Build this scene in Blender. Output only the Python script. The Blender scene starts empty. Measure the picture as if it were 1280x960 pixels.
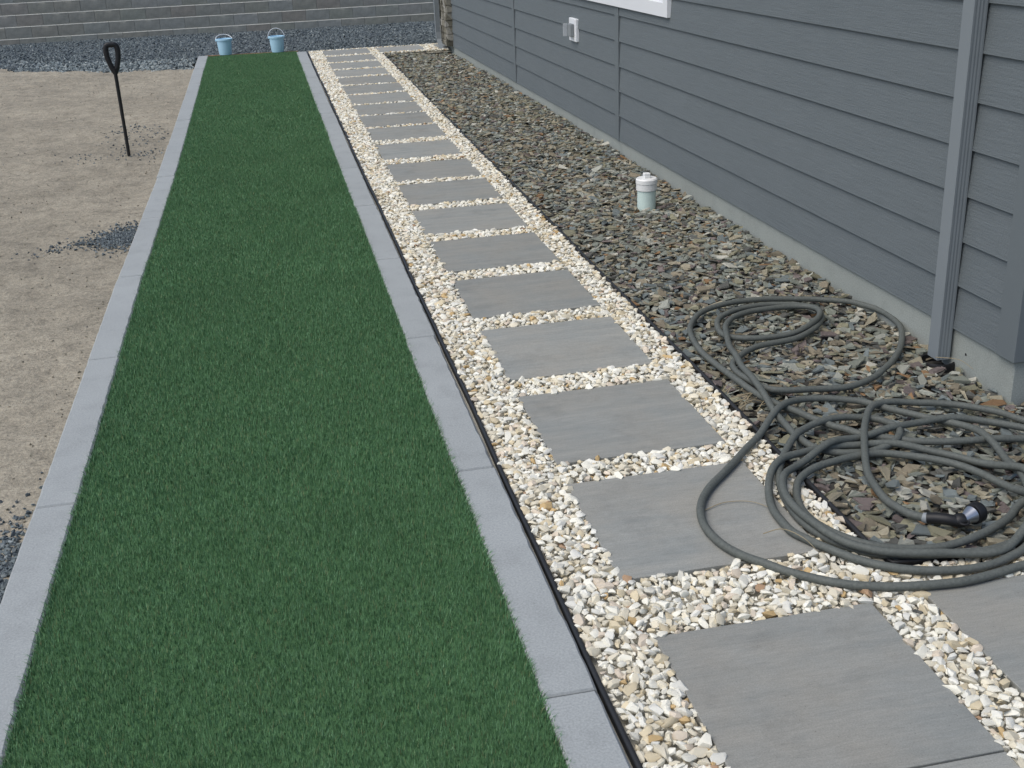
import bpy, bmesh, math, random
import numpy as np
from mathutils import Matrix, Vector, noise, Euler

R = math.radians
rng = np.random.default_rng(7)
random.seed(7)
scene = bpy.context.scene
col = scene.collection

# ------------------------------------------------------------------ camera
cam_d = bpy.data.cameras.new('camera')
cam_d.sensor_width = 36.0
cam_d.lens = 1462.03 / 1280 * 36.0
cam_d.clip_start = 0.05
cam_d.clip_end = 2000
cam = bpy.data.objects.new('camera', cam_d)
col.objects.link(cam)
CAM = np.array([-0.8283, 0.0, 1.7738])
CR = np.array([[0.97722, -0.20899, -0.03691], [0.11330, 0.36672, 0.92341], [0.17945, 0.90655, -0.38204]])
m = Matrix.Identity(4)
for i in range(3):
    m[i][0] = CR[0][i]; m[i][1] = CR[1][i]; m[i][2] = -CR[2][i]; m[i][3] = CAM[i]
cam.matrix_world = m
scene.camera = cam

# ------------------------------------------------------------------ light: overcast daylight
SUN_EL, SUN_AZ = 58.0, 250.0            # azimuth clockwise from +Y
world = bpy.data.worlds.new('World')
scene.world = world
world.use_nodes = True
wt = world.node_tree
sky = wt.nodes.new('ShaderNodeTexSky')
sky.sky_type = 'NISHITA'
sky.sun_disc = False
sky.sun_elevation = R(SUN_EL)
sky.sun_rotation = R(SUN_AZ)
sky.air_density = 1.0
sky.dust_density = 2.5
sky.ozone_density = 1.0
wt.links.new(sky.outputs[0], wt.nodes['Background'].inputs[0])
wt.nodes['Background'].inputs[1].default_value = 0.092
sun_d = bpy.data.lights.new('sun', 'SUN')
sun_d.energy = 1.2
sun_d.angle = R(50)
sun_d.color = (1.0, 0.965, 0.90)
sun = bpy.data.objects.new('sun', sun_d)
col.objects.link(sun)
sdir = Vector((math.sin(R(SUN_AZ)) * math.cos(R(SUN_EL)), math.cos(R(SUN_AZ)) * math.cos(R(SUN_EL)), math.sin(R(SUN_EL))))
sun.rotation_euler = sdir.to_track_quat('Z', 'Y').to_euler()
sun.location = (-6, -4, 9)
vs = scene.view_settings
vs.view_transform = 'Standard'
vs.look = 'None'
vs.exposure = 0.80
vs.gamma = 1.0

# ------------------------------------------------------------------ helpers
def tag(o, label=None, cat=None, group=None, kind=None):
    if label: o['label'] = label
    if cat: o['category'] = cat
    if group: o['group'] = group
    if kind: o['kind'] = kind
    return o

def empty(name, loc=(0, 0, 0), rot=(0, 0, 0)):
    o = bpy.data.objects.new(name, None)
    o.location = loc; o.rotation_euler = rot
    o.empty_display_size = 0.1
    col.objects.link(o)
    return o

def link(name, me, parent=None, loc=None, rot=None, scale=None):
    o = bpy.data.objects.new(name, me)
    col.objects.link(o)
    if parent is not None: o.parent = parent
    if loc is not None: o.location = loc
    if rot is not None: o.rotation_euler = rot
    if scale is not None: o.scale = scale
    return o

def mesh(name, V, F, mt, smooth=False, sharp=None):
    me = bpy.data.meshes.new(name)
    me.from_pydata([tuple(v) for v in V], [], [tuple(f) for f in F])
    me.materials.append(mt)
    if smooth:
        me.shade_smooth()
        if sharp: me.set_sharp_from_angle(angle=R(sharp))
    me.update()
    return me

def tri_mesh(name, V, T, mt, rnd=None, smooth=False):
    V = np.asarray(V, np.float32); T = np.asarray(T, np.int32)
    me = bpy.data.meshes.new(name)
    me.vertices.add(len(V)); me.vertices.foreach_set('co', V.ravel())
    me.loops.add(T.size); me.loops.foreach_set('vertex_index', T.ravel())
    me.polygons.add(len(T)); me.polygons.foreach_set('loop_start', np.arange(0, T.size, 3, dtype=np.int32))
    me.polygons.foreach_set('loop_total', np.full(len(T), 3, np.int32))
    me.polygons.foreach_set('use_smooth', np.full(len(T), smooth))
    if rnd is not None:
        a = me.attributes.new('rnd', 'FLOAT', 'POINT')
        a.data.foreach_set('value', np.asarray(rnd, np.float32))
    me.materials.append(mt)
    me.update(calc_edges=True)
    return me

def bm_mesh(name, bm, mt, smooth=False, sharp=None):
    bmesh.ops.recalc_face_normals(bm, faces=bm.faces)
    me = bpy.data.meshes.new(name); bm.to_mesh(me); bm.free()
    me.materials.append(mt)
    if smooth:
        me.shade_smooth()
        if sharp: me.set_sharp_from_angle(angle=R(sharp))
    return me

def box_bm(x0, x1, y0, y1, z0, z1, bev=0.0, seg=1):
    bm = bmesh.new()
    bmesh.ops.create_cube(bm, size=1)
    for v in bm.verts:
        v.co = Vector(((x0 + x1) / 2 + v.co.x * (x1 - x0), (y0 + y1) / 2 + v.co.y * (y1 - y0), (z0 + z1) / 2 + v.co.z * (z1 - z0)))
    if bev: bmesh.ops.bevel(bm, geom=bm.edges[:], offset=bev, segments=seg, affect='EDGES', profile=0.5)
    return bm

def box(name, b, mt, parent=None, bev=0.0, seg=1):
    return link(name, bm_mesh(name, box_bm(*b, bev, seg), mt), parent)

def lathe(prof, n=32, closed_top=False):
    bm = bmesh.new(); rings = []
    for r, z in prof:
        rings.append([bm.verts.new((r * math.cos(2 * math.pi * k / n), r * math.sin(2 * math.pi * k / n), z)) for k in range(n)])
    for a, b in zip(rings[:-1], rings[1:]):
        for k in range(n):
            bm.faces.new((a[k], a[(k + 1) % n], b[(k + 1) % n], b[k]))
    if closed_top:
        bm.faces.new(rings[-1])
    return bm

def tube(P, rad, n=10, caps=True):
    P = np.asarray(P, float); N = len(P)
    rad = np.broadcast_to(np.asarray(rad, float), (N,))
    T = np.gradient(P, axis=0); T /= np.linalg.norm(T, axis=1)[:, None]
    u = np.cross(T[0], [0, 0, 1.0])
    if np.linalg.norm(u) < 1e-3: u = np.cross(T[0], [1.0, 0, 0])
    u /= np.linalg.norm(u)
    V = []; a = np.arange(n) * 2 * math.pi / n
    for i in range(N):
        u = u - T[i] * (u @ T[i]); u /= np.linalg.norm(u); w = np.cross(T[i], u)
        V.append(P[i] + rad[i] * (np.cos(a)[:, None] * u + np.sin(a)[:, None] * w))
    V = np.concatenate(V)
    F = [(i * n + k, i * n + (k + 1) % n, (i + 1) * n + (k + 1) % n, (i + 1) * n + k) for i in range(N - 1) for k in range(n)]
    if caps:
        F.append(tuple(range(n - 1, -1, -1))); F.append(tuple((N - 1) * n + k for k in range(n)))
    return V, F

def catmull(P, step=0.01):
    P = np.asarray(P, float)
    Q = np.vstack([2 * P[0] - P[1], P, 2 * P[-1] - P[-2]]); out = []
    for i in range(1, len(Q) - 2):
        n = max(2, int(np.linalg.norm(Q[i + 1] - Q[i]) / step)); t = np.linspace(0, 1, n, endpoint=False)[:, None]
        p0, p1, p2, p3 = Q[i - 1], Q[i], Q[i + 1], Q[i + 2]
        out.append(0.5 * (2 * p1 + (p2 - p0) * t + (2 * p0 - 5 * p1 + 4 * p2 - p3) * t ** 2 + (3 * p1 - p0 - 3 * p2 + p3) * t ** 3))
    out.append(P[-1:]); return np.concatenate(out)

# ------------------------------------------------------------------ materials
class NT:
    def __init__(s, name, rough=0.8, spec=0.3):
        s.m = bpy.data.materials.new(name); s.m.use_nodes = True
        s.t = s.m.node_tree; s.b = s.t.nodes['Principled BSDF']
        s.b.inputs['Roughness'].default_value = rough
        s.b.inputs['Specular IOR Level'].default_value = spec
    def n(s, kind, **kw):
        nd = s.t.nodes.new('ShaderNode' + kind)
        for k, v in kw.items(): setattr(nd, k, v)
        return nd
    def l(s, a, b): s.t.links.new(a, b)
    def coord(s, which='Object', scale=(1, 1, 1)):
        c = s.n('TexCoord'); mp = s.n('Mapping'); mp.inputs['Scale'].default_value = scale
        s.l(c.outputs[which], mp.inputs[0]); return mp.outputs[0]
    def noise(s, vec, scale, detail=4, rough=0.6):
        nd = s.n('TexNoise'); nd.inputs['Scale'].default_value = scale; nd.inputs['Detail'].default_value = detail
        nd.inputs['Roughness'].default_value = rough; s.l(vec, nd.inputs['Vector']); return nd.outputs['Fac']
    def vor(s, vec, scale, feature='F1', out='Distance'):
        nd = s.n('TexVoronoi', feature=feature); nd.inputs['Scale'].default_value = scale; s.l(vec, nd.inputs['Vector']); return nd.outputs[out]
    def ramp(s, fac, stops, const=False):
        nd = s.n('ValToRGB'); e = nd.color_ramp.elements
        if const: nd.color_ramp.interpolation = 'CONSTANT'
        while len(e) < len(stops): e.new(0.5)
        for x, (p, c) in zip(e, stops):
            x.position = p; x.color = (*c, 1) if not np.isscalar(c) else (c, c, c, 1)
        s.l(fac, nd.inputs[0]); return nd.outputs[0]
    def mix(s, a, b, fac=0.5, mode='MIX'):
        nd = s.n('Mix', data_type='RGBA', blend_type=mode)
        for q, v in ((0, fac), (6, a), (7, b)):
            sock = nd.inputs[q]
            if hasattr(v, 'node'): s.l(v, sock)
            elif np.isscalar(v): sock.default_value = v if q == 0 else (v, v, v, 1)
            else: sock.default_value = (*v, 1)
        return nd.outputs[2]
    def math(s, op, a, b=0.5):
        nd = s.n('Math', operation=op)
        for sock, v in zip(nd.inputs, (a, b)):
            if hasattr(v, 'node'): s.l(v, sock)
            else: sock.default_value = v
        return nd.outputs[0]
    def color(s, c):
        if hasattr(c, 'node'): s.l(c, s.b.inputs['Base Color'])
        else: s.b.inputs['Base Color'].default_value = (*c, 1)
    def bump(s, h, strength=0.4, dist=0.01):
        nd = s.n('Bump'); nd.inputs['Strength'].default_value = strength; nd.inputs['Distance'].default_value = dist
        s.l(h, nd.inputs['Height']); s.l(nd.outputs[0], s.b.inputs['Normal'])
    def orand(s): return s.n('ObjectInfo').outputs['Random']
    def attr(s, name='rnd'):
        nd = s.n('Attribute'); nd.attribute_name = name; return nd.outputs['Fac']

def plain(name, c, rough=0.6, spec=0.4, metal=0.0, var=0.15, scale=30, bump=0.1):
    k = NT(name, rough, spec); v = k.coord()
    f = k.noise(v, scale, 5)
    k.color(k.mix(tuple(x * (1 - var) for x in c), tuple(min(1, x * (1 + var)) for x in c), f))
    k.b.inputs['Metallic'].default_value = metal
    if bump: k.bump(k.noise(v, scale * 6, 4), bump, 0.004)
    return k.m

def palette_stops(pal):
    w = np.array([p[0] for p in pal], float); w = np.cumsum(w) / w.sum(); s = [0.0] + list(w[:-1])
    return [(a, p[1]) for a, p in zip(s, pal)]

def stone_mat(name, pal, single, rough=0.8, scale=60, bump=0.5, dist=0.004):
    k = NT(name, rough, 0.25); v = k.coord()
    r = k.orand() if single else k.attr()
    base = k.ramp(r, palette_stops(pal), True)
    fine = k.math('FRACT', k.math('MULTIPLY', r, 37.7))
    tone = k.ramp(fine, [(0.0, 0.88), (1.0, 1.10)] if 'white' in name else [(0.0, 0.76), (1.0, 1.15)])
    c = k.mix(base, tone, 1.0, 'MULTIPLY')
    n = k.noise(v, scale, 5, 0.65)
    k.color(k.mix(c, k.ramp(n, [(0.25, 0.8 if 'white' in name else 0.6), (0.7, 1.1)]), 0.8, 'MULTIPLY'))
    k.bump(k.noise(v, scale * 2.5, 5, 0.7), bump, dist)
    return k.m

WHITE_PAL = [(36, (0.75, 0.73, 0.63)), (27, (0.65, 0.60, 0.47)), (15, (0.70, 0.69, 0.62)), (11, (0.60, 0.52, 0.36)),
             (3, (0.60, 0.585, 0.51)), (6, (0.62, 0.54, 0.43)), (2.6, (0.50, 0.36, 0.18)), (0.8, (0.36, 0.24, 0.15))]
SLATE_PAL = [(20, (0.221, 0.237, 0.199)), (11, (0.179, 0.207, 0.203)), (15, (0.232, 0.202, 0.146)), (9, (0.108, 0.109, 0.097)),
             (12, (0.319, 0.288, 0.208)), (10, (0.339, 0.348, 0.300)), (6, (0.170, 0.141, 0.131)), (2, (0.257, 0.157, 0.082)),
             (11, (0.242, 0.232, 0.159)), (4, (0.463, 0.455, 0.387))]
BLUE_PAL = [(30, (0.13, 0.155, 0.165)), (25, (0.10, 0.122, 0.134)), (18, (0.155, 0.185, 0.19)), (10, (0.23, 0.26, 0.262)), (8, (0.07, 0.084, 0.092))]
PALE_PAL = [(30, (0.25, 0.29, 0.295)), (25, (0.165, 0.20, 0.21)), (20, (0.35, 0.385, 0.375)), (12, (0.10, 0.118, 0.122))]
SOIL_PAL = [(30, (0.25, 0.225, 0.165)), (20, (0.18, 0.165, 0.125)), (14, (0.32, 0.30, 0.23)), (5, (0.11, 0.11, 0.10))]
M = {}
for key, pal, sc, bp in (('white', WHITE_PAL, 55, 0.35), ('slate', SLATE_PAL, 45, 0.7), ('blue', BLUE_PAL, 40, 0.5), ('pale', PALE_PAL, 40, 0.5), ('soil', SOIL_PAL, 40, 0.6)):
    M[key] = stone_mat(key + '_stone', pal, False, scale=sc, bump=bp)
for key, pal, sc, bp in (('white', WHITE_PAL, 55, 0.35), ('slate', SLATE_PAL, 45, 0.7)):
    M[key + '1'] = stone_mat(key + '_stone_single', pal, True, scale=sc, bump=bp)

def m_concrete(name, c, streak=False):
    k = NT(name, 0.85, 0.25); c0 = k.coord()
    big = k.noise(c0, 2.2, 5); fine = k.noise(c0, 160, 3)
    base = k.mix(tuple(x * 0.88 for x in c), tuple(x * 1.1 for x in c), big)
    base = k.mix(base, k.ramp(fine, [(0.3, 0.82), (0.7, 1.1)]), 1.0, 'MULTIPLY')
    spots = k.ramp(k.vor(c0, 55), [(0.03, 0.55), (0.09, 1.0)])
    base = k.mix(base, spots, 0.55, 'MULTIPLY')
    blot = k.ramp(k.noise(c0, 7, 6, 0.7), [(0.32, 0.82), (0.5, 1.0)])
    k.color(k.mix(base, blot, 0.6, 'MULTIPLY'))
    k.bump(k.noise(c0, 220, 4), 0.25, 0.003)
    return k.m
M['kerb'] = m_concrete('kerb_concrete', (0.322, 0.343, 0.342))
M['foundation'] = m_concrete('foundation_concrete', (0.30, 0.325, 0.305))

def m_paver():
    k = NT('paver_concrete', 0.8, 0.25)
    c = k.n('TexCoord'); o = k.n('ObjectInfo')
    off = k.n('VectorMath', operation='MULTIPLY_ADD')
    cmb = k.n('CombineXYZ')
    for i, f in enumerate((13.0, 29.0, 7.0)): k.l(k.math('MULTIPLY', o.outputs['Random'], f), cmb.inputs[i])
    add = k.n('VectorMath', operation='ADD'); k.l(c.outputs['Object'], add.inputs[0]); k.l(cmb.outputs[0], add.inputs[1]); v = add.outputs[0]
    mp = k.n('Mapping'); mp.inputs['Scale'].default_value = (1.1, 9.0, 3.0); mp.inputs['Rotation'].default_value = (0, 0, 0.04); k.l(v, mp.inputs[0])
    streak = k.noise(mp.outputs[0], 2.2, 6, 0.62)
    cloud = k.noise(v, 3.0, 5)
    a = k.ramp(streak, [(0.28, (0.220, 0.235, 0.225)), (0.5, (0.256, 0.266, 0.250)), (0.74, (0.296, 0.300, 0.276))])
    warm = k.mix(a, (0.290, 0.276, 0.238), k.ramp(cloud, [(0.40, 0.0), (0.70, 0.65)]))
    tone = k.ramp(o.outputs['Random'], [(0.0, 0.90), (1.0, 1.08)])
    cc = k.mix(warm, tone, 1.0, 'MULTIPLY')
    speck = k.ramp(k.vor(v, 46), [(0.03, 0.35), (0.09, 1.0)])
    cc = k.mix(cc, speck, 0.65, 'MULTIPLY')
    stain = k.ramp(k.noise(v, 5.5, 7, 0.72), [(0.30, 0.80), (0.48, 1.0)])
    cc = k.mix(cc, stain, 0.75, 'MULTIPLY')
    cc = k.mix(cc, k.ramp(k.noise(mp.outputs[0], 14, 5, 0.7), [(0.32, 0.88), (0.62, 1.06)]), 0.8, 'MULTIPLY')
    fine = k.ramp(k.noise(v, 260, 2), [(0.3, 0.85), (0.7, 1.1)])
    k.color(k.mix(cc, fine, 1.0, 'MULTIPLY'))
    k.bump(k.noise(v, 240, 4), 0.25, 0.002)
    return k.m
M['paver'] = m_paver()

def m_siding():
    k = NT('painted_siding', 0.62, 0.35)
    c = k.n('TexCoord'); o = k.n('ObjectInfo')
    cmb = k.n('CombineXYZ'); k.l(k.math('MULTIPLY', o.outputs['Random'], 31.0), cmb.inputs[1])
    add = k.n('VectorMath', operation='ADD'); k.l(c.outputs['Object'], add.inputs[0]); k.l(cmb.outputs[0], add.inputs[1])
    mp = k.n('Mapping'); mp.inputs['Scale'].default_value = (1.0, 0.10, 2.2); k.l(add.outputs[0], mp.inputs[0])
    grain = k.noise(mp.outputs[0], 70, 6, 0.65)
    k.color(k.mix(k.mix((0.122, 0.143, 0.153), (0.139, 0.160, 0.170), k.noise(add.outputs[0], 1.5, 3)), k.ramp(grain, [(0.3, 0.9), (0.7, 1.06)]), 1.0, 'MULTIPLY'))
    k.bump(k.mix(grain, k.noise(add.outputs[0], 110, 4), 0.5), 0.75, 0.005)
    return k.m
M['siding'] = m_siding()
M['trim'] = plain('painted_trim', (0.130, 0.151, 0.161), 0.6, 0.35, 0, 0.06, 4, 0.1)
M['spout'] = plain('painted_downspout', (0.195, 0.22, 0.236), 0.45, 0.45, 0, 0.05, 4, 0.03)
M['gap'] = plain('dark_joint', (0.02, 0.022, 0.025), 0.9, 0.1, 0, 0.1, 10, 0)
M['vinyl'] = plain('white_vinyl', (0.74, 0.76, 0.78), 0.4, 0.45, 0, 0.03, 4, 0)
M['boxgrey'] = plain('grey_plastic', (0.22, 0.24, 0.25), 0.5, 0.4, 0, 0.05, 4, 0)
M['roof'] = plain('roof_shingle', (0.09, 0.09, 0.095), 0.9, 0.2, 0, 0.3, 12, 0.4)
k = NT('window_glass', 0.03, 0.6); k.color((0.03, 0.04, 0.05)); M['glass'] = k.m
k = NT('clear_cover', 0.15, 0.5); k.color((0.65, 0.68, 0.70)); k.b.inputs['Alpha'].default_value = 0.55; M['clear'] = k.m
M['edging'] = plain('black_plastic_edging', (0.018, 0.019, 0.021), 0.55, 0.35, 0, 0.3, 20, 0.2)
M['black'] = plain('black_plastic', (0.012, 0.0125, 0.014), 0.5, 0.35, 0, 0.2, 15, 0.1)
M['pvc'] = plain('white_pvc', (0.72, 0.73, 0.72), 0.4, 0.4, 0, 0.06, 9, 0.05)
M['pvcgreen'] = plain('pale_green_pvc', (0.56, 0.68, 0.64), 0.4, 0.4, 0, 0.06, 9, 0.05)
M['bucket'] = plain('pale_blue_plastic', (0.44, 0.67, 0.82), 0.45, 0.4, 0, 0.06, 8, 0.03)
M['wire'] = plain('white_wire', (0.66, 0.68, 0.70), 0.4, 0.5, 0, 0.05, 8, 0)
M['wood'] = plain('weathered_board', (0.22, 0.13, 0.07), 0.85, 0.2, 0, 0.35, 9, 0.3)
M['straw'] = plain('dry_straw', (0.30, 0.25, 0.16), 0.8, 0.2, 0, 0.2, 9, 0)
M['chrome'] = plain('nozzle_chrome', (0.42, 0.44, 0.47), 0.34, 0.5, 0.9, 0.05, 8, 0)

def m_hose():
    k = NT('rubber_hose', 0.62, 0.3); c0 = k.coord()
    n = k.noise(c0, 9, 6, 0.7); d = k.noise(c0, 120, 4)
    base = k.mix((0.068, 0.077, 0.071), (0.124, 0.134, 0.122), n)
    k.color(k.mix(base, k.ramp(d, [(0.3, 0.8), (0.72, 1.2)]), 1.0, 'MULTIPLY'))
    k.bump(k.noise(c0, 300, 3), 0.25, 0.002)
    return k.m
M['hose'] = m_hose()

def m_dirt():
    k = NT('sandy_dirt', 0.95, 0.15); c0 = k.coord()
    a = k.noise(c0, 0.7, 6, 0.6); b = k.noise(c0, 6, 6, 0.7); d = k.noise(c0, 75, 6, 0.75)
    base = k.mix((0.265, 0.240, 0.188), (0.355, 0.320, 0.250), k.ramp(a, [(0.3, 0.0), (0.7, 1.0)]))
    base = k.mix(base, k.ramp(b, [(0.28, 0.72), (0.6, 1.08)]), 0.9, 'MULTIPLY')
    base = k.mix(base, k.ramp(d, [(0.28, 0.55), (0.58, 1.12)]), 0.9, 'MULTIPLY')
    g = k.noise(c0, 24, 6, 0.75)
    base = k.mix(base, k.ramp(g, [(0.30, 0.70), (0.52, 1.06)]), 0.8, 'MULTIPLY')
    grit = k.ramp(k.vor(c0, 42), [(0.05, 0.45), (0.13, 1.0)])
    k.color(k.mix(base, grit, 0.6, 'MULTIPLY'))
    h = k.math('ADD', k.math('MULTIPLY', b, 0.8), k.math('MULTIPLY', g, 0.5))
    k.bump(h, 0.8, 0.03)
    return k.m
M['dirt'] = m_dirt()

def m_gravel():
    k = NT('blue_gravel', 0.9, 0.2); c0 = k.coord()
    v = k.n('TexVoronoi'); v.inputs['Scale'].default_value = 38; k.l(c0, v.inputs['Vector'])
    base = k.ramp(v.outputs['Color'], [(0.1, (0.06, 0.073, 0.08)), (0.55, (0.115, 0.14, 0.15)), (0.95, (0.19, 0.22, 0.225))])
    k.color(k.mix(base, k.ramp(k.noise(c0, 1.2, 4), [(0.3, 0.8), (0.7, 1.1)]), 1.0, 'MULTIPLY'))
    k.bump(v.outputs['Distance'], 0.9, -0.02)
    return k.m
M['gravel'] = m_gravel()
M['fines'] = plain('white_stone_fines', (0.55, 0.53, 0.45), 0.95, 0.1, 0, 0.4, 60, 0.6)
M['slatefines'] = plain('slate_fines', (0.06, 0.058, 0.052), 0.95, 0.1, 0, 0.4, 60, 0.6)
M['soilbed'] = plain('dark_soil', (0.05, 0.045, 0.04), 0.95, 0.1, 0, 0.4, 30, 0.6)

def m_turf(blade):
    k = NT('turf_blade' if blade else 'turf_backing', 0.6, 0.25); c0 = k.coord()
    if blade:
        r = k.attr()
        c = k.ramp(r, [(0.0, (0.066, 0.150, 0.062)), (0.35, (0.092, 0.202, 0.086)), (0.75, (0.120, 0.248, 0.122)), (0.92, (0.172, 0.315, 0.178)), (0.97, (0.18, 0.215, 0.10)), (1.0, (0.19, 0.205, 0.105))])
        k.color(k.mix(c, k.ramp(k.noise(c0, 2.2, 5), [(0.3, 0.90), (0.7, 1.07)]), 1.0, 'MULTIPLY'))
    else:
        k.color(k.mix((0.055, 0.125, 0.05), (0.075, 0.16, 0.066), k.noise(c0, 40, 4)))
    return k.m
M['blade'] = m_turf(True); M['backing'] = m_turf(False)

def m_block():
    k = NT('split_face_block', 0.92, 0.15); c0 = k.coord(); r = k.orand()
    base = k.ramp(r, [(0.0, (0.245, 0.247, 0.222)), (0.3, (0.262, 0.274, 0.258)), (0.6, (0.25, 0.262, 0.23)), (0.8, (0.26, 0.247, 0.222)), (1.0, (0.275, 0.287, 0.275))])
    n = k.noise(c0, 9, 6, 0.7)
    k.color(k.mix(base, k.ramp(n, [(0.28, 0.75), (0.7, 1.15)]), 0.9, 'MULTIPLY'))
    k.bump(k.noise(c0, 28, 6, 0.75), 0.5, 0.01)
    return k.m
M['block'] = m_block()
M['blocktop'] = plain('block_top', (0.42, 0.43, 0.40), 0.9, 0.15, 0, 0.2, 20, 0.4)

# ================================================================== SETTING
def interp(x, pts): return np.interp(x, [p[0] for p in pts], [p[1] for p in pts])
KERB_L = [(-5, -1.72), (3, -1.718), (5, -1.705), (6.3, -1.698), (9.1, -1.658), (16.7, -1.63)]     # outer edge X along Y
def kerb_l(y): return interp(y, KERB_L)
GRAVEL_FRONT = [(-40, 17.5), (-4.2, 16.75), (-3.46, 16.1), (-2.74, 15.72), (-1.66, 15.38), (-1.55, 16.66), (6, 16.6)]
def gfront(x): return interp(x, GRAVEL_FRONT)
def far_fall(y): return -0.28 * np.clip((np.asarray(y) - 16.8) / 6.3, 0, 1.05)
WALL_Z = [(2, -.035), (3.5, -.03), (4, -.02), (5, .002), (6.7, .0), (8.5, .008), (11.7, .005), (13.5, -0.015), (15.7, -.05)]
def slate_z(x, y):
    t = np.clip((np.asarray(x) - 0.75) / 1.03, 0, 1)
    return interp(y, WALL_Z) * t - 0.004

def grid_sheet(name, xs, ys, zf, mt, keep=None):
    X, Y = np.meshgrid(xs, ys); Z = zf(X, Y)
    V = np.stack([X, Y, Z], -1).reshape(-1, 3); nx = len(xs)
    F = []
    for j in range(len(ys) - 1):
        for i in range(nx - 1):
            if keep is None or keep(xs[i], ys[j]): F.append((j * nx + i, j * nx + i + 1, (j + 1) * nx + i + 1, (j + 1) * nx + i))
    return mesh(name, V, F, mt, True)

def fbm(X, Y, s, oct=4):
    out = np.empty(X.size)
    for i, (x, y) in enumerate(zip(X.ravel(), Y.ravel())): out[i] = noise.fractal((x * s, y * s, 3.1), 0.9, 2.1, oct)
    return out.reshape(X.shape)

ground = tag(link('ground', mesh('ground', [(-400, -400, -0.75), (400, -400, -0.75), (400, 400, -0.75), (-400, 400, -0.75)], [(0, 1, 2, 3)], M['dirt'])), kind='structure')

def dirt_z(X, Y):
    n = fbm(X, Y, 0.55, 3) * 0.024 + fbm(X, Y, 3.5, 4) * 0.016 + fbm(X + 9, Y, 13.0, 2) * 0.004
    near = np.clip((kerb_l(Y) - X) / 0.25, 0, 1)
    z = -0.022 + n * (0.35 + 0.65 * near)
    return z - 0.10 * np.clip((Y - gfront(X) - 0.05) / 0.4, 0, 1)
xs = np.concatenate([np.array([-60, -40, -26, -18, -13, -10]), np.linspace(-8.5, -5.05, 24), np.linspace(-5, -1.62, 66)])
ys = np.concatenate([np.array([-20, -9, -4]), np.linspace(-1.5, 17.4, 330)])
dirt = tag(link('dirt', grid_sheet('dirt', xs, ys, dirt_z, M['dirt'])), kind='structure')

def gravel_z(X, Y):
    f = Y - gfront(X)
    z = -0.022 + far_fall(Y) + 0.012 * np.clip(f / 0.5, 0, 1) - 0.09 * np.clip(-f / 0.3, 0, 1) + fbm(X, Y, 0.8, 3) * 0.02
    return np.where(X > -1.6, z - 0.02, z)
xs = np.concatenate([np.array([-60, -40, -26, -16, -11]), np.linspace(-8.5, 3.2, 79), np.array([5, 8, 14])])
ys = np.linspace(14.9, 23.7, 60)
gravel_bed = tag(link('gravel_bed', grid_sheet('gravel_bed', xs, ys, gravel_z, M['gravel'], lambda x, y: x < -1.75 or y > 16.5)), kind='structure')

# --- stones -------------------------------------------------------
def hull(npts, flat, seed, elong=1.0, rmin=0.78):
    r = np.random.default_rng(seed); bm = bmesh.new()
    p = r.normal(size=(npts, 3)); p /= np.linalg.norm(p, axis=1)[:, None]
    p *= r.uniform(rmin, 1.0, (npts, 1)); p *= np.array([elong, 0.78, flat])
    for q in p: bm.verts.new(q)
    g = bmesh.ops.convex_hull(bm, input=bm.verts[:])
    bmesh.ops.delete(bm, geom=[v for v in g['geom_interior'] if isinstance(v, bmesh.types.BMVert)] , context='VERTS')
    bmesh.ops.triangulate(bm, faces=bm.faces[:]); bmesh.ops.recalc_face_normals(bm, faces=bm.faces)
    bm.verts.index_update()
    V = np.array([v.co[:] for v in bm.verts]); T = np.array([[v.index for v in f.verts] for f in bm.faces]); bm.free()
    return V, T

def chip_shape(seed):
    r = np.random.default_rng(seed); n = int(r.integers(4, 8)); a = np.sort(r.uniform(0, 2 * math.pi, n) * 0.35 + np.arange(n) * 2 * math.pi / n * 1.0)
    rad = r.uniform(0.62, 1.0, n); asp = r.uniform(0.5, 0.9); th = r.uniform(0.12, 0.3)
    P = np.stack([np.cos(a) * rad, np.sin(a) * rad * asp], -1)
    top = np.column_stack([P * r.uniform(0.78, 0.97, (n, 1)) + r.normal(0, .04, (n, 2)), th / 2 + r.normal(0, 0.05, n)])
    bot = np.column_stack([P, -th / 2 + r.normal(0, 0.03, n)])
    V = np.vstack([top, bot]); T = []
    for k in range(1, n - 1): T += [(0, k, k + 1), (n, n + k + 1, n + k)]
    for k in range(n): q = (k + 1) % n; T += [(k, n + k, n + q), (k, n + q, q)]
    return V, np.array(T)

def rots(az, tx, ty):
    ca, sa, cx, sx, cy, sy = np.cos(az), np.sin(az), np.cos(tx), np.sin(tx), np.cos(ty), np.sin(ty)
    z0, o1 = np.zeros_like(az), np.ones_like(az)
    Rz = np.stack([ca, -sa, z0, sa, ca, z0, z0, z0, o1], -1).reshape(-1, 3, 3)
    Rx = np.stack([o1, z0, z0, z0, cx, -sx, z0, sx, cx], -1).reshape(-1, 3, 3)
    Ry = np.stack([cy, z0, sy, z0, o1, z0, -sy, z0, cy], -1).reshape(-1, 3, 3)
    return Rx @ Ry @ Rz

def scatter_mesh(name, shapes, pos, scl, rot, mt, smooth=False):
    k = rng.integers(0, len(shapes), len(pos)); VV, TT, RR = [], [], []; base = 0
    for s, (V, T) in enumerate(shapes):
        idx = np.where(k == s)[0]
        if not len(idx): continue
        W = np.einsum('nij,nvj->nvi', rot[idx], V[None] * scl[idx][:, None, :]) + pos[idx][:, None, :]
        VV.append(W.reshape(-1, 3))
        TT.append((T[None] + (base + np.arange(len(idx)) * len(V))[:, None, None]).reshape(-1, 3)); base += len(idx) * len(V)
        RR.append(np.repeat(rng.random(len(idx)), len(V)))
    return tri_mesh(name, np.concatenate(VV), np.concatenate(TT), mt, np.concatenate(RR), smooth)

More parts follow.
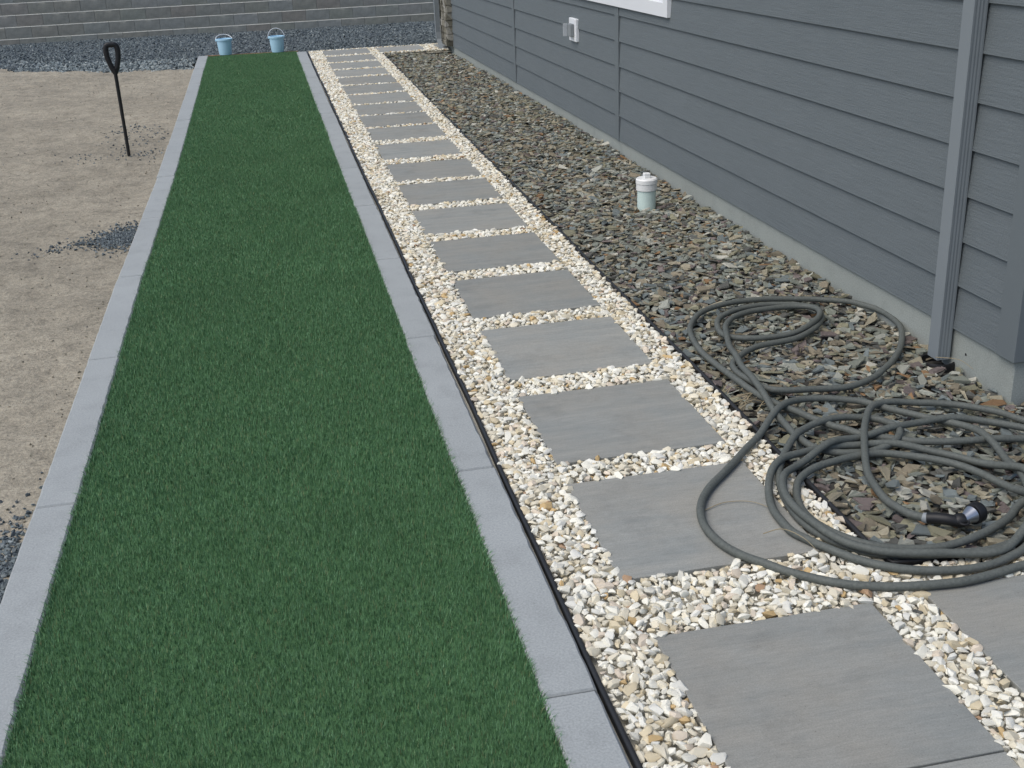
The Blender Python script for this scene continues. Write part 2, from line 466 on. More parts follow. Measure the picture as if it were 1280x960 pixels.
def hexpts(x0, x1, y0, y1, s, jit=0.35):
    ny = int((y1 - y0) / (s * 0.866)) + 1; nx = int((x1 - x0) / s) + 1
    X, Y = np.meshgrid(np.arange(nx) * s, np.arange(ny) * s * 0.866)
    X = X + (np.arange(ny) % 2)[:, None] * s / 2
    P = np.stack([X + x0, Y + y0], -1).reshape(-1, 2) + rng.uniform(-jit, jit, (X.size, 2)) * s
    return P[(P[:, 0] > x0) & (P[:, 0] < x1) & (P[:, 1] > y0) & (P[:, 1] < y1)]

def screen(P):
    c = (P - CAM) @ CR.T
    return 640 + 1462.03 * c[:, 0] / c[:, 2], 480 - 1462.03 * c[:, 1] / c[:, 2], c[:, 2]

def split_largest(pos, size, count=300):
    u, v, d = screen(pos)
    ok = (u > 4) & (u < 1276) & (v > 4) & (v < 956)
    score = np.where(ok, size / d, 0)
    idx = np.argsort(-score)[:count]
    m = np.zeros(len(pos), bool); m[idx] = True
    return m

def singles(name, shapes, pos, scl, rot, mt, parent, smooth=False):
    ms = []
    for i, (V, T) in enumerate(shapes):
        me = tri_mesh(name, V, T, mt, None, smooth)
        if smooth: me.set_sharp_from_angle(angle=R(34))
        ms.append(me)
    for i in range(len(pos)):
        o = link(name, ms[int(rng.integers(len(ms)))], parent)
        mm = Matrix(rot[i].tolist()) @ Matrix.Diagonal(Vector(scl[i].tolist()))
        o.matrix_basis = Matrix.Translation(Vector(pos[i].tolist())) @ mm.to_4x4()

# --- stepping path: pavers and white pebbles ----------------------
PY = [1.8216, 2.7115, 3.4757, 4.2591, 5.0410, 5.8034, 6.5677, 7.3172, 8.0350, 8.8269, 9.6052, 10.2714, 10.9245, 11.60, 12.29, 12.97, 13.66, 14.36, 15.08, 15.80]
PAV = [(0.0, 1.206)] + [(0.0, y) for y in PY] + [(0.769, 1.835), (0.769, 1.219), (1.53, 1.84), (1.53, 1.222), (0.715, 15.80), (1.50, 15.78)]
PS = 0.61
def sheet(name, rects, z, mt):
    V, F = [], []
    for (x0, x1, y0, y1) in rects:
        b = len(V); V += [(x0, y0, z), (x1, y0, z), (x1, y1, z), (x0, y1, z)]; F.append((b, b + 1, b + 2, b + 3))
    return mesh(name, V, F, mt)
path = tag(link('path', sheet('path', [(-0.215, 0.752, 0.3, 16.5), (0.752, 3.2, 0.3, 2.585), (0.752, 1.75, 15.72, 16.5)], -0.036, M['fines'])), kind='structure')
pav_me = bm_mesh('paver', box_bm(-PS / 2, PS / 2, -PS / 2, PS / 2, -0.05, 0, 0.0025, 2), M['paver'])
for i, (x, y) in enumerate(PAV):
    o = link('paver', pav_me, path, (x + PS / 2 + random.uniform(-.003, .003), y + PS / 2, random.uniform(-.003, .001)),
             (random.uniform(-.003, .003), random.uniform(-.003, .003), random.uniform(-.006, .006) if i > 1 else 0))

def off_pavers(P, r):
    ok = ~((P[:, 1] > 1.80) & (P[:, 1] < 1.84) & (((P[:, 0] > 0) & (P[:, 0] < 0.61)) | ((P[:, 0] > 0.769) & (P[:, 0] < 1.379))))
    for (x, y) in PAV:
        ok &= ~((P[:, 0] > x - r) & (P[:, 0] < x + PS + r) & (P[:, 1] > y - r) & (P[:, 1] < y + PS + r))
    return ok
WR = [(-0.176, 0.742, 1.0, 16.46), (0.742, 2.5, 1.0, 2.572), (0.742, 1.62, 15.74, 16.46)]
peb = [hull(17 + s % 6, 0.55 + 0.05 * (s % 4), 100 + s, 1.0 + 0.06 * (s % 3), 0.76) for s in range(16)]
peb_lo = [hull(9, 0.6, 140 + s) for s in range(6)]
B = np.concatenate([hexpts(*r, 0.021) for r in WR])
B = B[(B[:, 1] < 8.5) | (rng.random(len(B)) < 0.55)]
br = rng.uniform(0.011, 0.017, len(B)); k_ = off_pavers(B, -0.002); B, br = B[k_], br[k_]
far = np.clip((B[:, 1] - 8.5) / 2, 0, 1); br *= 1 + 0.35 * far
bpos = np.column_stack([B, -0.0105 + rng.uniform(-.003, .003, len(B))])
U = np.concatenate([hexpts(*r, 0.0275, 0.36) for r in WR]); U = U[rng.random(len(U)) < 0.93]
ur = np.clip(rng.lognormal(math.log(0.0168), 0.24, len(U)), 0.009, 0.028)
k_ = off_pavers(U, 0.002) ; U, ur = U[k_], ur[k_]
upos = np.column_stack([U, -0.0035 + rng.uniform(-.0035, .0035, len(U)) + 0.003 * np.sin(U[:, 0] * 9) * np.sin(U[:, 1] * 4)])
def pscl(r): return np.column_stack([r * rng.uniform(0.92, 1.28, len(r)), r * rng.uniform(0.85, 1.12, len(r)), r * rng.uniform(0.8, 1.05, len(r))])
def tilt(n, a): return rots(rng.uniform(0, 2 * math.pi, n), rng.normal(0, a, n), rng.normal(0, a, n))
uscl, urot = pscl(ur), tilt(len(U), 0.22)
big = split_largest(upos, ur)
singles('pebble', peb, upos[big], uscl[big], urot[big], M['white1'], path, True)
tag(link('pebble_fill', scatter_mesh('pebble_fill', peb_lo, bpos, pscl(br), tilt(len(B), 0.3), M['white']), path), kind='stuff')
pc_me = (scatter_mesh('pebble_cover', peb, upos[~big], uscl[~big], urot[~big], M['white'], True))
pc_me.set_sharp_from_angle(angle=R(34))
tag(link('pebble_cover', pc_me, path), kind='stuff')

for q_, (cx, cy) in enumerate(((0.700, 2.345), (0.02, 2.55), (0.66, 4.95), (0.68, 1.93), (-0.1, 3.9))):
    r_ = 0.024 if q_ == 0 else 0.016; V_, T_ = chip_shape(310 + q_)
    link('slate_chip', tri_mesh('slate_chip', V_ * r_, T_, M['slate1']), path, (cx, cy, 0.009), (0.1, 0.1, q_))

# --- slate chip bed -----------------------------------------------
HX = lambda y: 1.82 - 0.010 * y            # foundation face of the house
xs = np.concatenate([np.linspace(0.757, 1.86, 24)]); ys = np.linspace(2.59, 15.72, 120)
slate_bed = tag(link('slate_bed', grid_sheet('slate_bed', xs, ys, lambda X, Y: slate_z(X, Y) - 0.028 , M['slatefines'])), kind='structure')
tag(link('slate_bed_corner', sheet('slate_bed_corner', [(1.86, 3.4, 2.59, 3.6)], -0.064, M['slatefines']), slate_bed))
chips = [chip_shape(300 + s) for s in range(24)]
def slate_layer(s, jit, rlo, rhi, dz, tl, keep):
    P = np.concatenate([hexpts(0.768, 1.84, 2.60, 15.70, s, jit), hexpts(1.84, 2.9, 2.60, 3.55, s, jit)])
    P = P[rng.random(len(P)) < keep]
    P = P[(P[:, 0] < HX(P[:, 1]) - 0.012) | (P[:, 1] < 3.55)]
    P = P[np.hypot(P[:, 0] - 1.405, P[:, 1] - 6.782) > 0.065]
    P = P[np.hypot(P[:, 0] - 1.738, P[:, 1] - 3.99) > 0.085]
    r = np.clip(rng.lognormal(math.log((rlo * rhi) ** .5), 0.38, len(P)), rlo, rhi)
    z = slate_z(P[:, 0], P[:, 1]) + dz + rng.normal(0, 0.003, len(P))
    hz = 0.010 * np.sin(P[:, 0] * 7.0 + P[:, 1] * 1.3) * np.sin(P[:, 1] * 4.1 + 1)
    pos = np.column_stack([P, z + hz])
    scl = np.column_stack([r, r * rng.uniform(.8, 1.1, len(r)), np.clip(r, .012, .03) * rng.uniform(.7, 1.5, len(r))])
    return pos, r, scl, tilt(len(P), tl)
L1 = slate_layer(0.043, 0.4, 0.022, 0.055, -0.020, 0.10, 1.0)
L2 = slate_layer(0.041, 0.45, 0.016, 0.056, -0.011, 0.17, 0.9)
L3 = slate_layer(0.054, 0.48, 0.015, 0.062, -0.002, 0.22, 0.9)
big = split_largest(L3[0], L3[1])
singles('slate_chip', chips, L3[0][big], L3[2][big], L3[3][big], M['slate1'], slate_bed)
cat = [np.concatenate([L1[i], L2[i], L3[i][~big]]) for i in (0, 2, 3)]
tag(link('slate_fill', scatter_mesh('slate_fill', chips, cat[0], cat[1], cat[2], M['slate']), slate_bed), kind='stuff')
# bigger lumps lying on the bed beside the wall
lump = [hull(11, 0.6, 500 + s) for s in range(5)]
LP = np.array([(1.70, 4.95), (1.66, 5.05), (1.62, 5.95), (1.60, 6.05), (1.69, 5.25), (1.52, 7.4), (0.86, 6.0), (0.86, 5.75), (1.02, 2.86), (1.08, 2.90), (1.0, 3.02), (1.10, 2.62)])
lr = rng.uniform(0.028, 0.040, len(LP)); lpos = np.column_stack([LP, slate_z(LP[:, 0], LP[:, 1]) + 0.014])
singles('rock', lump, lpos, np.column_stack([lr, lr, lr * .8]), tilt(len(LP), .3), M['slate1'], slate_bed)

# --- kerbs -----------------------------------------------------------
def kerb(xo_in, joints, width, label):
    k = tag(empty('kerb', (0, 0, 0)), kind='structure')
    for a, b in zip(joints[:-1], joints[1:]):
        a2, b2 = a + 0.0045, b - 0.0045
        n = 4; V = []; e = 0.006
        prof = [(0, -0.14), (0, -e), (e, 0), (1 - 0, 0), (1, -e), (1, -0.14)]
        n = int((b - a) / 0.05); rows = [a2, a2 + 0.004] + list(np.linspace(a2, b2, n + 1)[1:-1]) + [b2 - 0.004, b2]; jx = random.uniform(-.003, .003)
        for j, y in enumerate(rows):
            x0 = xo_in(y) + jx + random.gauss(0, .0007); x1 = x0 + width + random.gauss(0, .0009); e = 0.006 + abs(random.gauss(0, .0016)); edge = 0.006 if j in (0, len(rows) - 1) else 0
            for (x, z) in ((x0, -0.14), (x0, -e - edge), (x0 + e, -edge), (x1 - e, -edge), (x1, -e - edge), (x1, -0.14)):
                V.append((x, y, z))
        F = []
        for j in range(len(rows) - 1):
            for q in range(6): F.append((j * 6 + q, j * 6 + (q + 1) % 6, (j + 1) * 6 + (q + 1) % 6, (j + 1) * 6 + q))
        F.append(tuple(range(6))); F.append(tuple((len(rows) - 1) * 6 + q for q in range(5, -1, -1)))
        bm = bmesh.new(); bv = [bm.verts.new(v) for v in V]
        for f in F: bm.faces.new([bv[i] for i in f])
        link('kerb_section', bm_mesh('kerb_section', bm, M['kerb']), k, (0, 0, random.uniform(-.002, .002)))
    return k
kerb(lambda y: float(kerb_l(y)), [-0.2, 1.1, 2.37, 3.635, 5.02, 6.28, 7.58, 8.85, 10.15, 11.4, 12.7, 14.0, 15.3, 16.66], 0.133, '')
kerb(lambda y: -0.338, [-0.25, 0.98, 2.257, 3.512, 4.862, 6.15, 7.42, 8.62, 9.9, 11.2, 12.5, 13.8, 15.1, 16.45], 0.135, '')

# --- artificial turf ---------------------------------------------------
TX0 = lambda y: kerb_l(y) + 0.133
tys = np.linspace(0.2, 16.6, 40)
V = []; F = []
for y in tys: V += [(float(TX0(y)) - .002, y, -0.012), (-0.336, y, -0.012)]
for j in range(len(tys) - 1): F.append((2 * j, 2 * j + 1, 2 * j + 3, 2 * j + 2))
tag(link('turf_base', mesh('turf_base', V, F, M['backing'])), kind='structure')

def blades(y0, y1, dens, width, simple=False, edge=0):
    n = int((y1 - y0) * (1.27 if not edge else 1) * dens)
    y = rng.uniform(y0, y1, n); x0 = TX0(y) + 0.002; x = x0 + rng.random(n) * (-0.339 - x0)
    if edge: x = np.where(edge < 0, x0 - 0.004, -0.334) - edge * rng.random(n) ** 1.5 * 0.02
    patch = np.sin(x * 5.1 + 1.3 * np.sin(y * 1.7)) * np.sin(y * 3.3 + np.sin(x * 4.0)) + 0.5 * np.sin(x * 13 + y * 6.1)
    az = rng.uniform(0, 2 * math.pi, n)
    lean = np.clip(rng.normal(0.27, 0.20, n) + 0.02 * patch, 0.02, 1.1)
    ln = rng.uniform(0.013, 0.0225, n) * (1 - 0.025 * patch); w = width * rng.uniform(0.7, 1.3, n)
    d = np.stack([np.cos(az), np.sin(az), np.zeros(n)], -1)
    d[:, 1] += 0.20; d[:, 0] += 0.05 + 0.9 * edge
    if edge: ln *= rng.uniform(0.8, 1.35, n); lean += 0.25
    yaw = az + rng.normal(0, .7, n)
    s = np.stack([-np.sin(yaw), np.cos(yaw), np.zeros(n)], -1)
    b = np.stack([x, y, np.full(n, -0.011)], -1)
    up = np.array([0, 0, 1.0])
    mid = b + ln[:, None] * 0.55 * (np.sin(lean * .5)[:, None] * d + np.cos(lean * .5)[:, None] * up)
    tip = mid + ln[:, None] * 0.45 * (np.sin(lean * 1.4)[:, None] * d + np.cos(lean * 1.4)[:, None] * up)
    hw = (w / 2)[:, None] * s
    if simple:
        V = np.stack([b - hw, b + hw, tip], 1); T = np.array([(0, 1, 2)]); m_ = 3
    else:
        V = np.stack([b - hw, b + hw, mid - hw * .85, mid + hw * .85, tip], 1); T = np.array([(0, 1, 3), (0, 3, 2), (2, 3, 4)]); m_ = 5
    T = T[None] + (np.arange(n) * m_)[:, None, None]
    return V.reshape(-1, 3), T.reshape(-1, 3), np.repeat(rng.random(n), m_)
parts = [blades(1.2, 3.4, 62000, 0.0020, True), blades(3.4, 6.0, 46000, 0.0025, True), blades(6.0, 10.0, 32000, 0.0031, True), blades(10.0, 16.58, 20000, 0.0040, True)]
for e_ in (-1, 1): parts += [blades(1.2, 4.0, 900, 0.0019, False, e_), blades(4.0, 9.0, 520, 0.0027, True, e_), blades(9.0, 16.5, 300, 0.004, True, e_)]
off = 0; VV, TT, RR = [], [], []
for V, T, r_ in parts:
    VV.append(V); TT.append(T + off); RR.append(r_); off += len(V)
tag(link('artificial_grass', tri_mesh('artificial_grass', np.concatenate(VV), np.concatenate(TT), M['blade'], np.concatenate(RR))),
    'short green artificial turf strip between the two concrete kerbs', 'turf', kind='stuff')

# --- loose gravel on the far ground and in the dirt ----------------------
lo = [hull(8, 0.7, 700 + s) for s in range(8)]
def loose(name, P, rlo, rhi, zf, mt, label, cat_):
    r = rng.uniform(rlo, rhi, len(P)); z = zf(P[:, 0], P[:, 1]) + r * 0.25
    o = link(name, scatter_mesh(name, lo, np.column_stack([P, z]), np.column_stack([r, r, r]), tilt(len(P), 0.6), mt))
    return tag(o, label, cat_, kind='stuff')
P = np.concatenate([hexpts(-6.3, 2.3, 15.4, 23.1, 0.052, 0.5)])
P = P[(P[:, 1] > gfront(P[:, 0]) + 0.0 - np.abs(rng.normal(0, .16, len(P)))) & ((P[:, 0] < -1.66) | (P[:, 1] > 16.75))]
pale = (P[:, 0] < -1.66) & (P[:, 1] < gfront(P[:, 0]) + 0.9 + 0.15 * np.sin(P[:, 0] * 3) + rng.normal(0, .12, len(P))) & (P[:, 0] > -3.7 + rng.normal(0, .25, len(P)))
loose('gravel', P[~pale], 0.016, 0.032, gravel_z, M['blue'], 'dark blue grey gravel in front of the block retaining wall', 'gravel')
Q = np.concatenate([P[pale], P[pale] + rng.uniform(-.03, .03, (pale.sum(), 2))])
loose('coarse_gravel', Q, 0.018, 0.036, gravel_z, M['pale'], 'pale coarse gravel along the front of the dark gravel', 'gravel')
def clump(cx, cy, sx, sy, n, skew=0.0):
    p = rng.normal(0, 1, (n, 2)) * (sx, sy); p[:, 1] += p[:, 0] * skew
    return p + (cx, cy)
P = np.concatenate([clump(-1.74, 7.22, .10, .13, 1500, .25), clump(-1.95, 7.10, .16, .07, 160, .3), clump(-1.77, 3.10, .09, .22, 2600), clump(-1.80, 2.6, .12, .25, 1500), clump(-1.80, 3.2, .16, .25, 260), clump(-1.95, 10.8, .16, .35, 160), clump(-1.85, 9.9, .3, .12, 110)])
P = P[P[:, 0] < kerb_l(P[:, 1]) - 0.006]
loose('spilled_gravel', P, 0.007, 0.015, dirt_z, M['blue'], 'dark gravel spilled on the dirt against the kerb', 'gravel')
P = np.column_stack([-1.72 - rng.random(3000) ** 1.3 * 5.0, rng.uniform(1.5, 16.0, 3000)])
P = P[P[:, 0] < kerb_l(P[:, 1]) - 0.01]; P = P[P[:, 1] < gfront(P[:, 0])]
loose('dirt_clods', P, 0.003, 0.010, dirt_z, M['soil'], 'small clods and stones strewn over the sandy dirt', 'clods')

# ================================================================== THINGS
# --- plastic edging strips --------------------------------------------------
def edging(pts, label, amp, z0):
    root = tag(empty('edging_strip', (pts[0][0], pts[0][1], -0.05)), label, 'edging')
    P = catmull([(x, y, z0) for x, y in pts], 0.05)
    for i in range(len(P)):
        s = i * 0.05
        P[i, 0] += amp * (math.sin(s * 2.1) + 0.6 * math.sin(s * 5.3 + 1)); P[i, 2] += 0.5 * amp * math.sin(s * 3.1 + 2)
    P0 = P - np.array([pts[0][0], pts[0][1], -0.05])
    V, F = tube(P0, 0.0075, 8)
    link('bead', mesh('bead', V, F, M['edging'], True), root)
    T = np.gradient(P0, axis=0); N_ = np.column_stack([-T[:, 1], T[:, 0]]); N_ /= np.linalg.norm(N_, axis=1)[:, None]
    V = []; F = []
    for p, n_ in zip(P0, N_):
        for sgn, dz in ((1, 0), (1, -0.05), (-1, -0.05), (-1, 0)): V.append((p[0] + sgn * n_[0] * .0025, p[1] + sgn * n_[1] * .0025, p[2] + dz - 0.004))
    for i in range(len(P0) - 1):
        for q in range(4): F.append((i * 4 + q, i * 4 + (q + 1) % 4, (i + 1) * 4 + (q + 1) % 4, (i + 1) * 4 + q))
    link('skirt', mesh('skirt', V, F, M['edging']), root)
edging([(-0.187, 0.4), (-0.186, 2.0), (-0.187, 4.0), (-0.186, 6.0), (-0.189, 9.0), (-0.186, 12), (-0.190, 16.4)], 'black plastic edging strip between right kerb and white pebbles', 0.0022, -0.004)
edging([(3.0, 2.59), (1.6, 2.585), (0.98, 2.585), (0.80, 2.592), (0.756, 2.64), (0.752, 3.0), (0.754, 5.0), (0.753, 8.0), (0.75, 12), (0.75, 15.7)], 'black plastic edging strip between white pebbles and slate chips', 0.0018, 0.000)

# --- retaining wall -----------------------------------------------------------
wall = tag(empty('retaining_wall', (0, 23.256, -0.40), (0, 0, math.atan(0.053))), 'long split-face concrete block retaining wall behind the gravel', 'wall')
BW, BH = 0.4425, 0.20
def block(seed):
    r = np.random.default_rng(seed); nx, nz = 8, 4; w, h = BW - 0.004, BH - 0.003
    V = []; F = []
    xs_ = np.linspace(-w / 2, w / 2, nx + 1); zs_ = np.linspace(0, h - 0.010, nz + 1)
    for j, z in enumerate(zs_):
        for i, x in enumerate(xs_):
            d = r.normal(0, 0.0018) - 0.001
            if i in (0, nx): d = 0.001
            if j == 0: d = 0.004
            if j == nz: d = r.normal(0, .002)
            V.append((x, d, z))
    for j in range(nz):
        for i in range(nx): a = j * (nx + 1) + i; F.append((a, a + 1, a + nx + 2, a + nx + 1))
    b = len(V)
    for i, x in enumerate(xs_): V.append((x, 0.012, h))
    for i, x in enumerate(xs_): V.append((x, 0.28, h))
    t0 = nz * (nx + 1)
    for i in range(nx):
        F.append((t0 + i, t0 + i + 1, b + i + 1, b + i)); F.append((b + i, b + i + 1, b + nx + 2 + i, b + nx + 1 + i))
    c = len(V); V += [(-w / 2, 0.28, 0), (w / 2, 0.28, 0)]
    left = [j * (nx + 1) for j in range(nz + 1)]; right = [j * (nx + 1) + nx for j in range(nz + 1)]
    F.append(tuple([c] + [b + nx + 1, b] + left[::-1])); F.append(tuple(right + [b + nx, b + 2 * nx + 1, c + 1])); F.append((c, c + 1, b + 2 * nx + 1, b + nx + 1))
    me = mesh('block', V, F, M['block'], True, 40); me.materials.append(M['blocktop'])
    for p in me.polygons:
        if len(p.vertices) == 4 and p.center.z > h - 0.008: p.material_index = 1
    return me
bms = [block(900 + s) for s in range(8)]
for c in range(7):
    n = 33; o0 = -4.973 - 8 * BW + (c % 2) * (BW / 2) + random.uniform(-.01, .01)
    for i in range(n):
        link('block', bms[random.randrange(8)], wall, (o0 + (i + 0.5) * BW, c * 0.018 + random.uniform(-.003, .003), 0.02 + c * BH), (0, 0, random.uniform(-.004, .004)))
box('backfill', (-8.6, 6.2, 0.27 + 0.12, 0.75, 0.0, 1.40), M['soilbed'], wall)
tag(link('terrace', mesh('terrace', [(-60, 22.8, 1.395), (60, 24.5, 1.395), (60, 90, 1.6), (-60, 90, 1.6)], [(0, 1, 2, 3)], M['dirt'])), kind='structure') if False else None
terr = tag(link('terrace', mesh('terrace', [(-60, 23.55, 1.0), (60, 29.0, 1.0), (60, 120, 1.4), (-60, 120, 1.4)], [(0, 1, 2, 3)], M['dirt'])), kind='structure')

# --- house ---------------------------------------------------------------------
HZ = 0.4                                   # local height of the siding's lower edge
house = tag(empty('house', (1.7843, 3.575, 0.125 - HZ), (-0.007, 0, 0.010)), 'grey lap-sided house with a pale concrete foundation and a downspout', 'house')
LEN, WX, TOPZ = 12.58, 6.0, HZ + 0.178 * 15
box('foundation', (0.0, WX, 0.0, LEN, -0.25, HZ - 0.001), M['foundation'], house, 0.006)
box('wall', (0.012, WX, 0.012, LEN - 0.02, HZ + 0.002, TOPZ), M['gap'], house)
def board_me(y0, y1, along='y'):
    pr = [(-0.0125, 0.0), (-0.0015, 0.0), (0.008, 0.190), (0.0008, 0.190), (-0.012, 0.003)]
    V = [(x, y, z) for y in (y0, y1) for x, z in pr]; n = len(pr)
    if along == 'x': V = [(y, x, z) for x, y, z in V]
    bm = bmesh.new(); bv = [bm.verts.new(v) for v in V]
    for q in range(n): bm.faces.new((bv[q], bv[(q + 1) % n], bv[n + (q + 1) % n], bv[n + q]))
    bm.faces.new(bv[:n]); bm.faces.new(bv[n:])
    return bm_mesh('siding_board', bm, M['siding'])
T2, T1, ST = (4.832, 4.922), (8.28, 8.37), 12.0
WY0, WY1, WZ0, WZ1 = 3.758, 6.17, HZ + 0.952, HZ + 2.25
seg = [(0.094, T2[0] - 0.009), (T2[1] + 0.003, T1[0] - 0.009), (T1[1] + 0.003, ST)]
seg_me = [board_me(*s) for s in seg]
cutA, cutB = board_me(0.094, WY0 + 0.02), board_me(WY1 - 0.02, T1[0] - 0.009)
for c in range(15):
    z = HZ + 0.178 * c
    if WZ0 < z + 0.15 and z < WZ1 - 0.05 and z > WZ0 - 0.06:
        link('siding_board', cutA, house, (0, 0, z)); link('siding_board', cutB, house, (0, 0, z)); link('siding_board', seg_me[2], house, (0, 0, z))
    else:
        for me in seg_me: link('siding_board', me, house, (0, 0, z))
front_me = board_me(0.094, WX, 'x')
for c in range(15): link('siding_board', front_me, house, (0, 0, HZ + 0.178 * c))
box('corner_board', (-0.020, 0.091, -0.020, 0.091, HZ - 0.002, TOPZ), M['trim'], house, 0.003)
for (a, b), zt in ((T2, WZ0 - 0.006), (T1, TOPZ)):
    box('batten', (-0.0160, 0.012, a, b, HZ - 0.003, zt), M['trim'], house, 0.002)
# window
def frame_bm(x0, x1, y0, y1, z0, z1, w):
    bm = bmesh.new()
    for b in ((x0, x1, y0, y1, z0, z0 + w), (x0, x1, y0, y1, z1 - w, z1), (x0, x1, y0, y0 + w, z0 + w, z1 - w), (x0, x1, y1 - w, y1, z0 + w, z1 - w)):
        g = bmesh.ops.create_cube(bm, size=1)['verts']
        for v in g: v.co = Vector(((b[0] + b[1]) / 2 + v.co.x * (b[1] - b[0]), (b[2] + b[3]) / 2 + v.co.y * (b[3] - b[2]), (b[4] + b[5]) / 2 + v.co.z * (b[5] - b[4])))
    return bm
win = link('window', bm_mesh('window', frame_bm(-0.030, 0.012, WY0, WY1, WZ0, WZ1, 0.085), M['vinyl']), house)
link('sash', bm_mesh('sash', frame_bm(-0.012, 0.011, WY0 + 0.085, WY1 - 0.085, WZ0 + 0.085, WZ1 - 0.085, 0.035), M['vinyl']), win)
box('pane', (0.002, 0.008, WY0 + 0.12, WY1 - 0.12, WZ0 + 0.12, WZ1 - 0.12), M['glass'], win)
# outlet with an open cover
ob = box('outlet_box', (-0.030, 0.0, 5.925, 6.135, HZ + 0.605, HZ + 0.785), M['vinyl'], house, 0.004)
box('socket', (-0.062, -0.031, 5.975, 6.065, HZ + 0.645, HZ + 0.745), M['boxgrey'], ob, 0.004)
box('flap', (-0.098, -0.063, 6.068, 6.076, HZ + 0.645, HZ + 0.745), M['clear'], ob, 0.003)
# near downspout: ribbed rectangular tube
def spout_prof(w, d):
    p = []
    for i in range(9): p.append((-w / 2 + w * i / 8, -d / 2))
    for i in range(1, 9): p.append((w / 2 - (0.0013 if i in (2, 4, 6) else 0), -d / 2 + d * i / 8))
    for i in range(1, 9): p.append((w / 2 - w * i / 8, d / 2 - (0.004 if i in (2, 4, 6) else 0)))
    for i in range(1, 8): p.append((-w / 2 + (0.0013 if i in (2, 4, 6) else 0), d / 2 - d * i / 8))
    return p
def sweep(prof, path_, mt, name, parent):
    V = []; F = []; n = len(prof)
    for (x, y, z, sh) in path_:
        for (a, b) in prof: V.append((x + b, y + a, z + sh * a))
    for i in range(len(path_) - 1):
        for q in range(n): F.append((i * n + q, i * n + (q + 1) % n, (i + 1) * n + (q + 1) % n, (i + 1) * n + q))
    return link(name, mesh(name, V, F, mt), parent)
prof = spout_prof(0.072, 0.055)
prof = [(a, b) for a, b in prof]
ds = sweep(prof, [(-0.041, 0.424, 0.268, 0), (-0.041, 0.424, TOPZ, 0)], M['spout'], 'downspout', house)
for z in (2.3,): box('strap', (-0.0705, -0.010, 0.386, 0.462, z, z + 0.028), M['spout'], ds)
bm = lathe([(0.001, -0.05), (0.055, -0.05), (0.062, -0.004), (0.070, -0.002), (0.074, -0.012), (0.072, -0.07)], 24)
a_ = link('drain_adapter', bm_mesh('drain_adapter', bm, M['black'], True, 40), ds, (-0.045, 0.424, 0.262))
box('weep_hole', (-0.0015, 0.004, 0.297, 0.307, HZ - 0.088, HZ - 0.078), M['black'], house, 0.001)
# stone veneer at the far corner and its downspout
bm = bmesh.new(); z = HZ - 0.005
g = bmesh.ops.create_cube(bm, size=1)['verts']
for v in g: v.co = Vector((-0.02 + v.co.x * 0.10, (ST + LEN) / 2 + 0.01 + v.co.y * (LEN - ST - 0.02), HZ + 1.3 + v.co.z * 2.6))
zz = HZ
while zz < HZ + 2.55:
    h = random.uniform(0.05, 0.10)
    for face in (0, 1):
        p = ST + 0.004 if face == 0 else -0.075
        end = LEN - 0.01 if face == 0 else 0.0
        while p < end - 0.03:
            w = min(random.uniform(0.08, 0.2), end - p); d = random.uniform(0.006, 0.022)
            gg = bmesh.ops.create_cube(bm, size=1)['verts']
            for v in gg:
                if face == 0: c_ = (-0.07 - d / 2 + v.co.x * (d + 0.004), p + w / 2 + v.co.y * (w - 0.008), zz + h / 2 + v.co.z * (h - 0.008))
                else: c_ = (p + w / 2 + v.co.x * (w - 0.006), ST - d / 2 + 0.01 + v.co.y * (d + 0.004), zz + h / 2 + v.co.z * (h - 0.008))
                v.co = Vector(c_) + Vector((random.uniform(-.003, .003), random.uniform(-.003, .003), random.uniform(-.003, .003)))
            p += w
    zz += h
k = NT('veneer_stone', 0.9, 0.2); v_ = k.coord()
kv = k.n('TexVoronoi'); kv.inputs['Scale'].default_value = 9; k.l(v_, kv.inputs['Vector'])
k.color(k.mix(k.ramp(kv.outputs['Color'], [(0.1, (0.10, 0.095, 0.075)), (0.5, (0.23, 0.215, 0.17)), (0.9, (0.42, 0.41, 0.37))]), k.ramp(k.noise(v_, 40, 4), [(0.3, .7), (.7, 1.1)]), 1.0, 'MULTIPLY'))
k.bump(k.noise(v_, 60, 4), 0.6, 0.01)
tag(link('stone_veneer', bm_mesh('stone_veneer', bm, k.m), house), kind='stuff')
prof2 = spout_prof(0.075, 0.06)
ds2 = sweep(prof2, [(-0.135, 12.42, TOPZ, 0), (-0.135, 12.42, HZ + 0.16, 0), (-0.135, 12.40, HZ + 0.09, .5), (-0.12, 12.22, HZ - 0.10, .9), (-0.115, 12.12, HZ - 0.145, 1.2)], M['spout'], 'downspout', house)
# roof with eaves
bm = bmesh.new()
R0 = [(-0.42, -0.42), (WX + 0.42, -0.42), (WX + 0.42, LEN + 0.42), (-0.42, LEN + 0.42)]
lo_ = [bm.verts.new((x, y, TOPZ + 0.002)) for x, y in R0]; up_ = [bm.verts.new((x, y, TOPZ + 0.2)) for x, y in R0]
rg = [bm.verts.new((WX / 2, 3.0, TOPZ + 1.6)), bm.verts.new((WX / 2, LEN - 3.0, TOPZ + 1.6))]
bm.faces.new(lo_)
for q in range(4): bm.faces.new((lo_[q], lo_[(q + 1) % 4], up_[(q + 1) % 4], up_[q]))
bm.faces.new((up_[0], up_[1], rg[0])); bm.faces.new((up_[2], up_[3], rg[1])); bm.faces.new((up_[1], up_[2], rg[1], rg[0])); bm.faces.new((up_[3], up_[0], rg[0], rg[1]))
link('roof', bm_mesh('roof', bm, M['roof']), house)

